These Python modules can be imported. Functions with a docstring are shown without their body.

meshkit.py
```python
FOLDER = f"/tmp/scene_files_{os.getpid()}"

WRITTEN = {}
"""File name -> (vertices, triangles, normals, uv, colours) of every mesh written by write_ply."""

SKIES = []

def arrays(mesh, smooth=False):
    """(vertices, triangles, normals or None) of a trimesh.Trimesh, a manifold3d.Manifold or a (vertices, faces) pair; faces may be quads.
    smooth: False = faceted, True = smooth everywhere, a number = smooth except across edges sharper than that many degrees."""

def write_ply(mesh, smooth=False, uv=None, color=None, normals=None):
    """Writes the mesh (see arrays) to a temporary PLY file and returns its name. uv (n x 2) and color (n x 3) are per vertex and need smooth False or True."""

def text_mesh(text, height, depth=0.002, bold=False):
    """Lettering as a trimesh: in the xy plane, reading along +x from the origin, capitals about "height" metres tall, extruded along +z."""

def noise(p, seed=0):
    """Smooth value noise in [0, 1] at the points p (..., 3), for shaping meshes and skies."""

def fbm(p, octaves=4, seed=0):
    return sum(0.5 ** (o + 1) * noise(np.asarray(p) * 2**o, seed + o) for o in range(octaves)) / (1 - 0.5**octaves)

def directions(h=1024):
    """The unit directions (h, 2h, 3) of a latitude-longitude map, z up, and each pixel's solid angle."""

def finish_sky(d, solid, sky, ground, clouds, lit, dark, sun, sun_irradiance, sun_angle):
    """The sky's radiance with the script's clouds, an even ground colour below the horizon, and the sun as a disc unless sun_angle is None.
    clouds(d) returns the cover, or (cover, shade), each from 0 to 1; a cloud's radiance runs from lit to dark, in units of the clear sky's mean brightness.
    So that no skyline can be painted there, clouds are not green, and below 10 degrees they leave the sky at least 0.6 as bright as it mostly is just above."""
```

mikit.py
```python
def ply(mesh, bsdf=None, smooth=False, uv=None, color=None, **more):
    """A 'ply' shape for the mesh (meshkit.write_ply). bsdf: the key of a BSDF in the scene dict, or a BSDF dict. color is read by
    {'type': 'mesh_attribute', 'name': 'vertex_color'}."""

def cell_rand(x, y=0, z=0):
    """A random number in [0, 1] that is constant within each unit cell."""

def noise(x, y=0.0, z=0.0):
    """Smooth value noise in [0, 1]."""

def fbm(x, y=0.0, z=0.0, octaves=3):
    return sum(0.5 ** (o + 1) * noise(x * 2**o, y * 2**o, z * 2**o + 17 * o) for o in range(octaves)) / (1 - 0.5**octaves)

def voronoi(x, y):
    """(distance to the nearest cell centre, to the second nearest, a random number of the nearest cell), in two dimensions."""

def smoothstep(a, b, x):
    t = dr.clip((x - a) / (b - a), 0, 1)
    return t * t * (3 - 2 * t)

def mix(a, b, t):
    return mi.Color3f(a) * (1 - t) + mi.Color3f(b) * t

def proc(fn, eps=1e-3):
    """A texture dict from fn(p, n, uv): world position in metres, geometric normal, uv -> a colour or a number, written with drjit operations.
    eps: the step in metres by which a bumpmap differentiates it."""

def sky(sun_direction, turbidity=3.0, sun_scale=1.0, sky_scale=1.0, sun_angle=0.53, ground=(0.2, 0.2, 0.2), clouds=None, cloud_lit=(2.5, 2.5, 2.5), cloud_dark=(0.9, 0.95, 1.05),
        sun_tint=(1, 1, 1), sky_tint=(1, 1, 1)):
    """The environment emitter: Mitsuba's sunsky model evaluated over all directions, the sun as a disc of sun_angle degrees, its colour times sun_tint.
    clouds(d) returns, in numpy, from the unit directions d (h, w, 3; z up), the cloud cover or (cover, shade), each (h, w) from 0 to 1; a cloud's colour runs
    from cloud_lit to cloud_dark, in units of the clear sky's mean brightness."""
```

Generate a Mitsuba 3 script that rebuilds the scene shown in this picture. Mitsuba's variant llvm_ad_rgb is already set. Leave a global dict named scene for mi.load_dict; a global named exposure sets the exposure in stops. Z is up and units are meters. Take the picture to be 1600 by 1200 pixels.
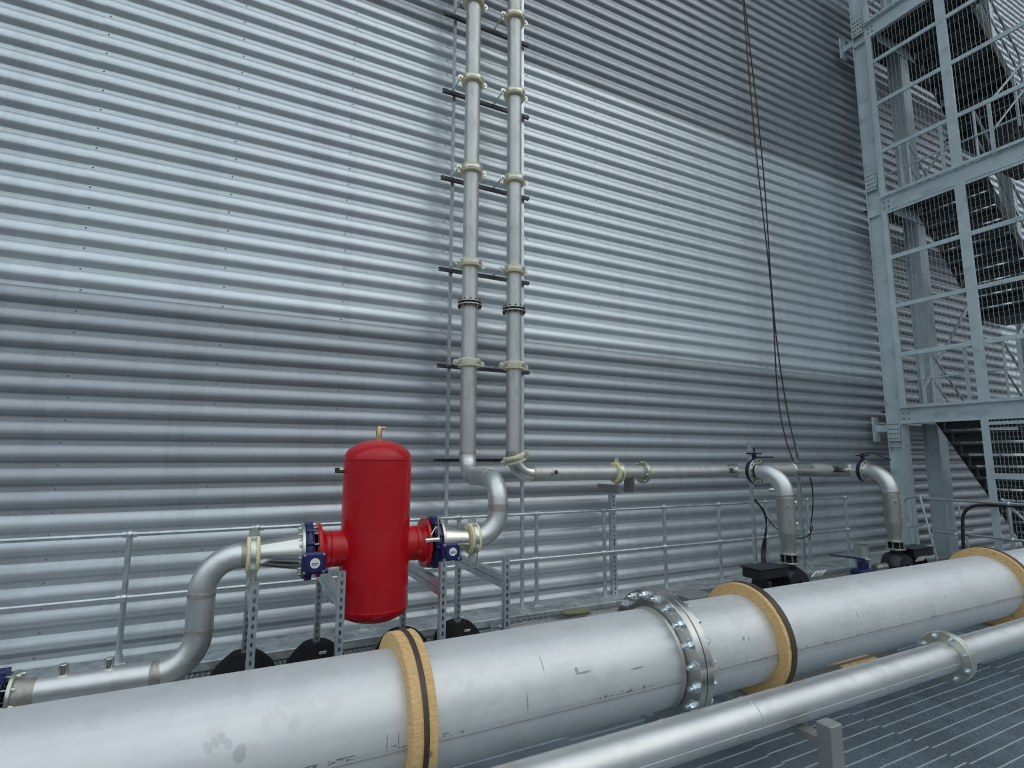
import math, random
import numpy as np, trimesh, mitsuba as mi, drjit as dr
import mikit, meshkit
from mikit import proc, noise, fbm, voronoi, cell_rand, smoothstep, mix
random.seed(7); rng = np.random.default_rng(7)
T4 = mi.ScalarTransform4f
scene, labels = {}, {}

# ------------------------------------------------------------------ camera, sky, exposure
YAW, PITCH, ROLL, FPX = 0.47051, 0.13414, 0.00275, 843.64
fw = np.array([math.sin(YAW)*math.cos(PITCH), math.cos(YAW)*math.cos(PITCH), math.sin(PITCH)])
r0 = np.array([math.cos(YAW), -math.sin(YAW), 0.0]); u0 = np.cross(r0, fw)
up = -r0*math.sin(ROLL) + u0*math.cos(ROLL)
EYE = np.array([0.0, 0.0, 1.82])
scene['camera'] = {'type': 'perspective', 'fov_axis': 'x', 'fov': math.degrees(2*math.atan(800/FPX)),
                   'near_clip': 0.05, 'far_clip': 3000.0,
                   'to_world': T4().look_at(origin=EYE.tolist(), target=(EYE+fw).tolist(), up=up.tolist())}

def overcast(d):
    n = meshkit.fbm(d*np.array([2.2, 2.2, 3.0]) + 5.0, 4, 3)
    t = np.clip((d[..., 2]-.02)/.55, 0, 1); shade = np.clip(1.0 - .95*t*t*(3-2*t) + 0.35*(n-0.5), 0, 1)
    return np.ones(d.shape[:2]), shade

scene['sky'] = mikit.sky((0.40, -0.55, 0.74), turbidity=3, sun_scale=0.05, sun_angle=45, clouds=overcast,
                         cloud_lit=(3.65, 4.16, 4.48), cloud_dark=(0.95, 1.10, 1.19), ground=(0.042, 0.047, 0.05))
exposure = 1.7

# ------------------------------------------------------------------ materials
def mat(key, d): scene[key] = {'type': 'twosided', 'bsdf': d}; return key
def P(**k): return {'type': 'principled', **k}
def rgb(*c): return {'type': 'rgb', 'value': list(c)}

def tex_metal(base, amp, sx, sy, sz, dirt=0.0, dcol=(0.2, 0.19, 0.17)):
    def fn(p, n, uv):
        a = fbm(p.x*sx, p.y*sy, p.z*sz, 4)
        b = fbm(p.x*sx*7+3, p.y*sy*7, p.z*sz*7, 2)
        c = mi.Color3f(base)*(1 + amp*(a-0.5)*2 + amp*0.5*(b-0.5))
        if dirt: c = mix(c, dcol, dirt*smoothstep(0.55, 0.8, fbm(p.x*sx*1.7+9, p.y*sy*1.7, p.z*sz*1.7+4, 3)))
        return c
    return proc(fn)
def tex_rough(base, amp, s):
    return proc(lambda p, n, uv: base + amp*(fbm(p.x*s, p.y*s, p.z*s, 3)-0.5)*2)

def clad(base):
    def fn(p, n, uv):
        a = fbm(p.x*0.9, p.y, p.z*5.0, 3); s = noise(p.x*14, 0, p.z*1.2)
        drip = smoothstep(.62, .8, noise(p.x*9, 0, 3.0))*fbm(p.x*30, 0, p.z*1.5, 2)
        return mi.Color3f(base)*(1 + 0.08*(a-0.5) + 0.03*(s-0.5) - 0.10*drip)
    return proc(fn)
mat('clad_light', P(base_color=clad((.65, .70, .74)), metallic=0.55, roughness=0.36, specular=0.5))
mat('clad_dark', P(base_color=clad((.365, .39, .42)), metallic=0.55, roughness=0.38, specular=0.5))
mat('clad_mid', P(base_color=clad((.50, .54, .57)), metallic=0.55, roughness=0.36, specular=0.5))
mat('screw_dark', P(base_color=rgb(.20, .20, .21), metallic=0.3, roughness=0.5))
mat('galv', P(base_color=tex_metal((.58, .63, .655), .22, 14, 14, 14), metallic=0.82, roughness=0.32))
def spangle(p, n, uv):
    f, s, w = voronoi(p.x*22, p.y*22+p.z*22)
    st = smoothstep(.42, .7, fbm(p.x*6, p.y*6, p.z*6, 4))
    return mi.Color3f(.50, .55, .57)*(0.82 + 0.26*w)*(1-0.35*st)
mat('spangle', P(base_color=proc(spangle), metallic=0.6, roughness=0.45))
mat('tower_paint', P(base_color=tex_metal((.53, .61, .64), .13, 3, 3, 3, .35, (.24, .28, .29)), metallic=0.35, roughness=0.5))
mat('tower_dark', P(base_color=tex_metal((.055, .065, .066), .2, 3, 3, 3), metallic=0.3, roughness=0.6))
mat('wire', P(base_color=rgb(.46, .49, .49), metallic=0.5, roughness=0.5))
mat('steel_dull', P(base_color=tex_metal((.56, .565, .55), .18, 9, 9, 3, .45, (.36, .34, .30)), metallic=0.8, roughness=0.46))
mat('steel_dark', P(base_color=tex_metal((.43, .42, .395), .22, 9, 9, 3, .4, (.28, .26, .23)), metallic=0.85, roughness=0.45))
mat('blue_dark', P(base_color=rgb(.007, .009, .05), roughness=0.4))
mat('steel_satin', P(base_color=tex_metal((.70, .71, .71), .10, 6, 6, 6, .35, (.50, .48, .45)), metallic=0.92, roughness=0.42))
mat('steel_polished', P(base_color=tex_metal((.72, .70, .65), .06, 8, 8, 8, .2, (.5, .46, .4)), metallic=1.0, roughness=0.17))
mat('heat_tint', P(base_color=tex_metal((.42, .40, .37), .3, 20, 20, 20), metallic=0.8, roughness=0.5))
mat('weld', P(base_color=rgb(.55, .54, .50), metallic=0.9, roughness=0.3))
mat('zinc', P(base_color=tex_metal((.60, .615, .55), .14, 25, 25, 25, .3, (.42, .43, .36)), metallic=0.92, roughness=0.30))
mat('bolt_zinc', P(base_color=rgb(.66, .72, .745), metallic=0.9, roughness=0.25))
mat('flange_steel', P(base_color=tex_metal((.56, .555, .53), .12, 12, 12, 12, .3, (.36, .33, .30)), metallic=1.0, roughness=0.24))
mat('gasket', P(base_color=rgb(.02, .02, .02), roughness=0.7))
mat('rubber', P(base_color=tex_metal((.009, .0095, .011), .4, 15, 15, 15), roughness=0.65, specular=0.18))
mat('black_paint', P(base_color=rgb(.012, .013, .016), roughness=0.35, specular=0.5))
mat('channel_dark', P(base_color=rgb(.05, .055, .06), metallic=0.5, roughness=0.4))
mat('white_label', P(base_color=rgb(.75, .76, .76), roughness=0.5))
mat('blue_paint', P(base_color=tex_metal((.011, .014, .09), .15, 9, 9, 9), roughness=0.33, clearcoat=0.3, clearcoat_gloss=0.7))
mat('red_paint', P(base_color=tex_metal((.47, .005, .012), .05, 5, 5, 5), roughness=0.22, specular=0.35, clearcoat=0.35, clearcoat_gloss=0.85))
mat('brass', P(base_color=rgb(.62, .47, .25), metallic=0.9, roughness=0.35))
mat('cream', P(base_color=tex_metal((.74, .655, .42), .08, 20, 20, 20, .25, (.55, .46, .28)), roughness=0.6))
def wood(p, n, uv):
    g = fbm(p.x*5, p.y*5, p.z*22, 3)
    rings = dr.abs(dr.sin((p.y*9 + p.z*26 + p.x*5 + 5*g)*6.0))
    fine = noise(p.x*20, p.y*14, p.z*190)
    c = mix((.73, .495, .235), (.53, .31, .125), rings*0.55 + 0.3*(fine-0.3))
    k = smoothstep(.72, .8, fbm(p.x*12+3, p.y*12, p.z*12, 2))
    return mix(c, (.20, .10, .035), 0.7*k)
mat('wood', P(base_color=proc(wood), roughness=0.55, specular=0.3))
mat('strap', P(base_color=tex_metal((.075, .055, .04), .35, 18, 18, 18), metallic=0.4, roughness=0.45))
mat('cable', P(base_color=rgb(.012, .012, .013), roughness=0.5))
mat('hose_yellow', P(base_color=rgb(.17, .17, .09), roughness=0.5))
mat('grating', P(base_color=tex_metal((.35, .42, .475), .25, 4, 4, 4, .3, (.18, .22, .25)), metallic=0.65, roughness=0.45))
mat('grating_bar', P(base_color=tex_metal((.62, .68, .71), .12, 6, 6, 6), metallic=0.5, roughness=0.4))
mat('post_steel', P(base_color=tex_metal((.30, .30, .29), .12, 9, 9, 9), metallic=0.5, roughness=0.5))
mat('roof', P(base_color=tex_metal((.065, .07, .072), .3, 1.5, 1.5, 1.5), roughness=0.85))

# big pipe: pickled stainless with hand marks, handling scuffs, ink ticks, heat bands beside the welds
BY, BZ, BR = 2.499, 0.712, 0.254
def bigpipe(p, n, uv):
    ang = dr.atan2(p.z-BZ, -(p.y-BY)) * BR        # arc length, 0 at the camera-side level, up positive
    x = p.x
    a = fbm(x*2.5, ang*5, 0.3, 4); b = fbm(x*16, ang*26, 1.7, 3)
    streak = fbm(x*0.8, ang*70, 3.1, 2)
    v = 1 + 0.06*(a-0.5) + 0.05*(b-0.5) + 0.07*(streak-0.5)
    c = mi.Color3f(.66, .675, .68)*v
    blot = smoothstep(.58, .70, fbm(x*9+4, ang*9+7, .5, 3))
    c = c*(1-0.03*blot)
    def spot(cx, cy, rx, ry, k, rot=0.0):
        ca, sa = math.cos(rot), math.sin(rot)
        dx, dy = x-cx, ang-cy
        q = dr.sqrt(dr.square((dx*ca+dy*sa)/rx) + dr.square((dy*ca-dx*sa)/ry)) + 0.45*(fbm(x*70, ang*70, cx, 2)-0.5)
        return k*(1-smoothstep(.72, 1.0, q))
    m = mi.Float(0)
    for hx, hy, kk in ((-0.02, .115, .17), (.16, .165, .08), (.86, .17, .06)):
        for j in range(4): m = dr.maximum(m, spot(hx+.021*j, hy+.010*(j % 3), .014, .024, kk, .5))
        m = dr.maximum(m, spot(hx+.1, hy-.04, .024, .034, kk*1.4, -.2))
    m = dr.maximum(m, .05*smoothstep(.52, .60, fbm(x*11+2, ang*11, 6.0, 3))*smoothstep(.55, .62, noise(x*3.1+7, ang*4, 1.0)))
    for sx_, sy_, rx_, ry_ in ((.60, .0, .003, .035), (.645, .005, .003, .03), (1.225, .03, .0035, .04), (1.53, .10, .055, .006), (1.50, .115, .012, .018), (1.85, .07, .05, .005),
                               (2.62, .10, .012, .012), (2.66, .095, .004, .02), (3.68, .10, .004, .03), (3.74, .10, .004, .02), (3.80, .10, .003, .02), (4.75, .09, .003, .025), (1.33, .17, .003, .05)):
        m = dr.maximum(m, spot(sx_, sy_, rx_, ry_, .5))
    c = c*(1-m)
    ink = smoothstep(.60, .66, fbm(x*60, ang*120, 9.0, 2))*smoothstep(.5, .56, noise(x*9, 0, 2.0))*(1-smoothstep(.006, .011, dr.abs(ang+.022)))
    c = c*(1-.6*ink)
    st = (1-smoothstep(.004, .030, dr.abs(ang+.036)))*(.35+.65*fbm(x*1.3, ang*60, 4.0, 3))
    c = c*(1-.20*st)
    for wx in (2.165, 2.255):
        t = 1-smoothstep(.02, .075, dr.abs(x-wx)+.02*(fbm(x*20, ang*30, 2., 2)-.5))
        c = mix(c, (.33, .30, .27), t*.55)
    return c
mat('bigpipe', P(base_color=proc(bigpipe), metallic=0.5, roughness=tex_rough(.46, .05, 5)))

# ------------------------------------------------------------------ mesh helpers
def cat(*ms):
    vs, fs, n = [], [], 0
    for m in ms:
        v, f = m; vs.append(v); fs.append(np.asarray(f)+n); n += len(v)
    return np.vstack(vs), np.vstack(fs)
def tri(q): q = np.asarray(q); return np.vstack([q[:, [0, 1, 2]], q[:, [0, 2, 3]]])
def frame(axis):
    a = np.asarray(axis, float); a = a/np.linalg.norm(a)
    h = np.array([0, 0, 1.0]) if abs(a[2]) < .9 else np.array([1.0, 0, 0])
    b = np.cross(h, a); b /= np.linalg.norm(b); c = np.cross(a, b); return a, b, c
CUBE_Q = [[0, 3, 2, 1], [4, 5, 6, 7], [0, 1, 5, 4], [1, 2, 6, 5], [2, 3, 7, 6], [3, 0, 4, 7]]
def box(x0, x1, y0, y1, z0, z1):
    v = np.array([[x0, y0, z0], [x1, y0, z0], [x1, y1, z0], [x0, y1, z0], [x0, y0, z1], [x1, y0, z1], [x1, y1, z1], [x0, y1, z1]], float)
    return v, tri(CUBE_Q)
def cbox(x0, x1, y0, y1, z0, z1, c=.004):
    import manifold3d as m3
    pts = []
    for X, sx in ((x0, 1), (x1, -1)):
        for Y, sy in ((y0, 1), (y1, -1)):
            for Z, sz in ((z0, 1), (z1, -1)):
                pts += [(X+sx*c, Y+sy*c, Z), (X+sx*c, Y, Z+sz*c), (X, Y+sy*c, Z+sz*c)]
    h = trimesh.convex.convex_hull(np.array(pts)); return np.array(h.vertices), np.array(h.faces)
def lathe(prof, origin, axis, n=32):
    """prof: list of (s along axis, r)."""
    a, b, c = frame(axis); o = np.asarray(origin, float)
    t = np.arange(n)*2*np.pi/n; ring = np.cos(t)[:, None]*b + np.sin(t)[:, None]*c
    v = np.vstack([o + s*a + r*ring for s, r in prof]); k = len(prof)
    i, j = np.meshgrid(np.arange(k-1), np.arange(n), indexing='ij')
    q = np.stack([i*n+j, i*n+(j+1) % n, (i+1)*n+(j+1) % n, (i+1)*n+j], -1).reshape(-1, 4)
    return v, tri(q)
def cyl(p0, p1, r, n=16, r1=None):
    p0, p1 = np.asarray(p0, float), np.asarray(p1, float); L = np.linalg.norm(p1-p0)
    r1 = r if r1 is None else r1
    return lathe([(0, 1e-5), (0, r), (L, r1), (L, 1e-5)], p0, p1-p0, n)
def tubeshell(p0, p1, r, n=40, w=.004):
    p0, p1 = np.asarray(p0, float), np.asarray(p1, float); L = np.linalg.norm(p1-p0)
    return lathe([(0, r-w), (0, r), (L, r), (L, r-w)], p0, p1-p0, n)
def ring(o, axis, ro, ri, w, n=40, c=.003):
    return lathe([(0, ri), (0, ro-c), (c, ro), (w-c, ro), (w, ro-c), (w, ri), (0, ri)], o, axis, n)
def tube(pts, r, n=12, caps=True):
    p = np.asarray(pts, float); t = np.gradient(p, axis=0); t /= np.linalg.norm(t, axis=1, keepdims=True)
    a, b, c = frame(t[0]); vs = []
    r = np.broadcast_to(r, (len(p),)); th = np.arange(n)*2*np.pi/n
    for i in range(len(p)):
        b = b - (b@t[i])*t[i]; b /= np.linalg.norm(b); c = np.cross(t[i], b)
        vs.append(p[i] + r[i]*(np.cos(th)[:, None]*b + np.sin(th)[:, None]*c))
    k = len(p); i, j = np.meshgrid(np.arange(k-1), np.arange(n), indexing='ij')
    f = tri(np.stack([i*n+j, i*n+(j+1) % n, (i+1)*n+(j+1) % n, (i+1)*n+j], -1).reshape(-1, 4))
    v = np.vstack(vs)
    if caps:
        m = len(v); v = np.vstack([v, p[0], p[-1]])
        e = [[m, (q+1) % n, q] for q in range(n)] + [[m+1, (k-1)*n+q, (k-1)*n+(q+1) % n] for q in range(n)]
        f = np.vstack([f, e])
    return v, f
def elbow_pts(p0, corner, p1, R, n=14):
    """points of the arc that rounds the corner, with its two tangent points first and last"""
    p0, c, p1 = (np.asarray(x, float) for x in (p0, corner, p1))
    d0 = (p0-c)/np.linalg.norm(p0-c); d1 = (p1-c)/np.linalg.norm(p1-c)
    ang = math.acos(np.clip(d0@d1, -1, 1)); L = R/math.tan(ang/2)
    a, b = c+d0*L, c+d1*L; o = c + (d0+d1)/np.linalg.norm(d0+d1)*R/math.sin(ang/2)
    u = (a-o)/R; w = (b-o)/R; tot = math.acos(np.clip(u@w, -1, 1)); e = w-(u@w)*u; e /= np.linalg.norm(e)
    return [o + R*(math.cos(t)*u+math.sin(t)*e) for t in np.linspace(0, tot, n)]
def sphere(c, r, n=12):
    m = trimesh.creation.icosphere(2, r); return np.array(m.vertices)+np.asarray(c), np.array(m.faces)
def hexp(o, axis, r, h): return lathe([(0, 1e-5), (0, r), (h*.8, r), (h, r*.85), (h, 1e-5)], o, axis, 6)
def bolt(o, axis, span, r):
    """stud along axis through a flange pair; o: middle"""
    a = np.asarray(axis, float)/np.linalg.norm(axis); o = np.asarray(o, float); h = r*1.3
    return cat(cyl(o-a*(span/2+h*1.9), o+a*(span/2+h*1.5), r*.55, 10),
               hexp(o-a*span/2, -a, r, h), hexp(o+a*span/2, a, r, h),
               cyl(o-a*(span/2), o-a*(span/2+.003), r*1.35, 14), cyl(o+a*(span/2), o+a*(span/2+.003), r*1.35, 14))
def around(o, axis, R, k, ph=0.0):
    a, b, c = frame(axis); return [np.asarray(o)+R*(math.cos(t)*b+math.sin(t)*c) for t in ph+np.arange(k)*2*np.pi/k]
def extr(poly, x0, x1, axes=(0, 1, 2)):
    """closed convex or simple polygon (a,b) extruded from x0 to x1 along axes[0]"""
    from shapely.geometry import Polygon
    m = trimesh.creation.extrude_polygon(Polygon(poly), x1-x0, engine='earcut'); v = np.array(m.vertices)
    out = np.zeros_like(v); out[:, axes[0]] = v[:, 2]+x0; out[:, axes[1]] = v[:, 0]; out[:, axes[2]] = v[:, 1]
    return out, np.array(m.faces)
def fixw(m):
    t = trimesh.Trimesh(m[0], m[1], process=False); t.fix_normals(); return np.array(t.vertices), np.array(t.faces)

# ------------------------------------------------------------------ scene bookkeeping
used = set()
def numbered(k):
    if k not in used: used.add(k); return k
    i = 1
    while f'{k}_{i:03d}' in used: i += 1
    k = f'{k}_{i:03d}'; used.add(k); return k
def thing(name, label, category, group=None):
    k = numbered(name); labels[k] = {'label': label, 'category': category}
    if group: labels[k]['group'] = group
    return k
def put(key, mesh, m, smooth=35, **kw): scene[key] = mikit.ply(mesh, m, smooth=smooth, **kw)
def part(parent, name, mesh, m, smooth=35, label=None, stuff=False):
    k = numbered(parent+'__'+name); put(k, mesh, m, smooth)
    d = {}
    if label: d['label'] = label
    if stuff: d['kind'] = 'stuff'
    if d: labels[k] = d
    return k
def again(parent, name, src, tw):
    k = numbered(parent+'__'+name); scene[k] = {**scene[src], 'to_world': tw}; return k
def struct(name, mesh, m, smooth=False):
    k = numbered(name); put(k, mesh, m, smooth); labels[k] = {'kind': 'structure', 'label': name.replace('_', ' '), 'category': name.split('_')[0]}; return k
def one(name, mesh, m, label, category, group=None, smooth=35):
    k = thing(name, label, category, group); put(k, mesh, m, smooth); return k

# ------------------------------------------------------------------ ground and deck
g = 400.0
struct('ground', (np.array([[-g, -g, -.55], [g, -g, -.55], [g, g, -.55], [-g, g, -.55]]), np.array([[0, 1, 2], [0, 2, 3]])), 'roof')

deck = numbered('deck_floor'); labels[deck] = {'kind': 'structure', 'label': 'grey steel grating deck', 'category': 'floor'}
bars = [box(x-.03, x+.03, -2, 5.5, -.20, -.034) for x in np.arange(-6.95, 14, 2.0)]
put(deck+'__support_beam', cat(*bars), 'galv', False); used.add(deck+'__support_beam'); labels[deck+'__support_beam'] = {'kind': 'stuff'}
Y_A, Y_B = -1.0, 3.32
for k, x in enumerate(np.arange(-2.95, 12.0, 1.0)):
    pitch = .0135 if x > -1 else .027
    xs = np.arange(x+.006, x+.99, pitch)
    near = [box(a, a+.0065, Y_A, Y_B, -.030, 0) for a in xs] + [box(x+.002, x+.008, Y_A, Y_B, -.032, .001), box(x+.988, x+.994, Y_A, Y_B, -.032, .001)]
    part(deck, 'grating_panel', cat(*near), 'grating', False)
    off = rng.uniform(0, .1)
    part(deck, 'cross_bar', cat(*[box(x+.001, x+.997, y, y+.006, -.012, .0025) for y in np.arange(Y_A+off, Y_B, .1)]), 'grating_bar', False, stuff=True)
for k, x in enumerate(np.arange(-3.45, 12.0, 1.5)):
    m = [box(a, a+.006, 3.34, 5.53, -.010, 0) for a in np.arange(x+.004, x+1.49, .040)] + [box(x+.002, x+1.492, y, y+.007, -.009, .001) for y in np.arange(3.36, 5.53, .042)]
    part(deck, 'mesh_panel', cat(*m), 'galv', False)
# edge beam that carries the guard rail
eb = one('edge_beam', cat(cbox(-12, 10.35, 5.53, 5.985, .006, .086, .006)), 'spangle', 'long flat galvanised beam along the foot of the wall under the guard rail', 'beam', smooth=False)

# ------------------------------------------------------------------ corrugated wall
WY, WP, Z0 = 6.1, 0.20, 1.82+1.5116
wall = thing('clad_wall', 'tall wall of silver grey horizontally corrugated metal sheets', 'wall')
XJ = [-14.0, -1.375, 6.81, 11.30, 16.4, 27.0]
uu = np.linspace(0, 1, 141)
tilt = np.radians(np.where(uu < .46, 42-34*uu/.46, 8-84*((uu-.46)/.54)**1.35))
yy_ = np.concatenate([[0], np.cumsum(.5*(np.tan(tilt[1:])+np.tan(tilt[:-1]))*.1615/140)])
BULGE = [(uu[i], min(-.001, -.006-yy_[i])) for i in list(range(1, 84, 12))+list(range(88, 141, 6))]
def clad_sheet(x0, x1, k, prouder):
    prof = []
    for i in range(k+10, k, -1):
        zi = Z0+WP*i; zc = zi-.099
        if i == k+10: prof.append((0.004, zi-.006))
        prof.append((0.0, zi-.018))
        prof.append((.004, zi-.0185))
        for u, yy in BULGE: prof.append((yy, zi-.0185-.1615*u))
        prof.append((0.0, zi-WP+.02)); 
    zk = Z0+WP*k
    prof += [(0.0, zk-.012), (-.004, zk-.0165), (-.002, zk-.019)]
    prof = np.array(prof); nx = max(2, int(round((x1-x0)/.585))+1)
    xs = np.linspace(x0, x1, nx); v = np.zeros((nx, len(prof), 3))
    gx, gz = np.meshgrid(xs, prof[:, 1], indexing='ij')
    wob = meshkit.noise(np.stack([gx*1.1, gz*1.3, np.full_like(gx, k*3.7)], -1), 5)-.5
    v[..., 0] = xs[:, None]; v[..., 1] = WY + prof[None, :, 0] - prouder + .0011*wob; v[..., 2] = prof[None, :, 1]
    L = len(prof); i, j = np.meshgrid(np.arange(nx-1), np.arange(L-1), indexing='ij')
    q = np.stack([i*L+j, i*L+j+1, (i+1)*L+j+1, (i+1)*L+j], -1).reshape(-1, 4)
    return v.reshape(-1, 3), tri(q)
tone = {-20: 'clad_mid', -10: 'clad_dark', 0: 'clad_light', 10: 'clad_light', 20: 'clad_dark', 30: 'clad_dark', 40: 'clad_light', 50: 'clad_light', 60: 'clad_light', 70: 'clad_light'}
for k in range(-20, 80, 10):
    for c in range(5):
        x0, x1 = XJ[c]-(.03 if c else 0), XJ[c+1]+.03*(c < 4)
        part(wall, 'sheet', clad_sheet(x0, x1, k, .004*(c % 2)), 'clad_dark' if c == 3 else 'clad_light' if c == 4 else tone[k], 28)  # column behind tower painted dark for its shade, last one light for sky
sc = []
hx = [(math.cos(t), math.sin(t)) for t in np.arange(8)*math.pi/4]
hv = np.array([[0, -.009, 0]] + [(.006*a, -.006, .006*b) for a, b in hx] + [(.009*a, -.002, .009*b) for a, b in hx])
hf = np.array([[0, 1+j, 1+(j+1) % 8] for j in range(8)] + [[1+j, 9+j, 9+(j+1) % 8] for j in range(8)] + [[1+j, 9+(j+1) % 8, 1+(j+1) % 8] for j in range(8)])
for kx in range(-10, 22):
    for i in range(-18, 58):
        sc.append((hv+np.array([-1.375+1.169*kx+rng.normal(0, .006)+.00075*i, WY-.003, Z0+WP*i+.002+rng.normal(0, .002)]), hf))
part(wall, 'screw', cat(*sc), 'screw_dark', False, stuff=True)
part(wall, 'backing', box(-14, 27, 6.16, 6.3, -.55, 19.3), 'tower_dark', False)

# ------------------------------------------------------------------ guard rails
def post_mesh(h, base=True):
    m = [cyl((0, 0, 0), (0, 0, h), .0235, 16)]
    if base: m += [cbox(-.06, .06, -.05, .05, 0, .010, .002), cyl((0, 0, .008), (0, 0, .07), .032, 16)]
    return cat(*m)
rail = thing('guard_rail', 'galvanised tube guard rail with ball fittings running along the wall', 'railing')
RY, RT, RM, RB = 5.8, 1.144, .617, .086
sl = [-.827, -.653, -.48, -.306, -.1322, .0406, .2174, .3941, .5661, .7375, .9121, 1.091, 1.2637, 1.4349, 1.61]
p0 = b0 = None
for s in sl:
    x = s*RY
    if p0 is None:
        p0 = part(rail, 'post', post_mesh(RT-RB), 'galv'); scene[p0]['to_world'] = T4().translate([x, RY, RB]); kp = p0
        b0 = part(p0, 'ball_fitting', cat(sphere((0, 0, 0), .037), lathe([(-.055, .02), (-.055, .027), (.055, .027), (.055, .02)], (0, 0, 0), (1, 0, 0), 16)), 'galv')
        scene[b0]['to_world'] = T4().translate([x, RY, RT]); again(kp, 'ball_fitting', b0, T4().translate([x, RY, RM]))
    else:
        kp = again(rail, 'post', p0, T4().translate([x, RY, RB]))
        again(kp, 'ball_fitting', b0, T4().translate([x, RY, RT])); again(kp, 'ball_fitting', b0, T4().translate([x, RY, RM]))
part(rail, 'top_rail', cyl((-7, RY, RT), (1.61*RY, RY, RT), .0205, 16), 'galv')
part(rail, 'mid_rail', cyl((-7, RY, RM), (1.61*RY+.08, RY, RM), .0205, 16), 'galv')
rail2 = thing('guard_rail', 'galvanised tube guard rail running in front of the stair tower at the right edge', 'railing')
RX2 = 10.42
for y in (4.0, 2.7, 1.4):
    kp = again(rail2, 'post', p0, T4().translate([RX2, y, 0.03]))
    for z in (RT, RM): again(kp, 'ball_fitting', b0, T4().translate([RX2, y, z]).rotate([0, 0, 1], 90))
kp = part(rail2, 'post', cat(cyl((RX2, 4.72, .0), (RX2, 4.72, .70), .018, 14), cyl((RX2-.06, 4.72, .55), (RX2+.06, 4.72, .55), .016, 10), sphere((RX2, 4.72, .60), .036)), 'galv')
part(rail2, 'top_rail', cyl((RX2, 5.1, RT), (RX2, 1.0, RT), .0205, 16), 'galv')
part(rail2, 'mid_rail', cyl((RX2, 5.0, RM), (RX2, 1.0, RM), .0205, 16), 'galv')
LX = 10.1
lad = thing('step_handrail', 'small galvanised tube hand frame with slanted leg before the tower column', 'handrail')
part(lad, 'frame', tube([(LX, 5.03, 1.20), (LX, 5.22, 1.145), (LX, 5.262, 1.115), (LX, 5.266, 1.07), (LX, 5.256, .74), (LX, 5.245, .70), (LX, 5.21, .69), (LX, 5.0, .745)], .017, 12), 'galv')
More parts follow.
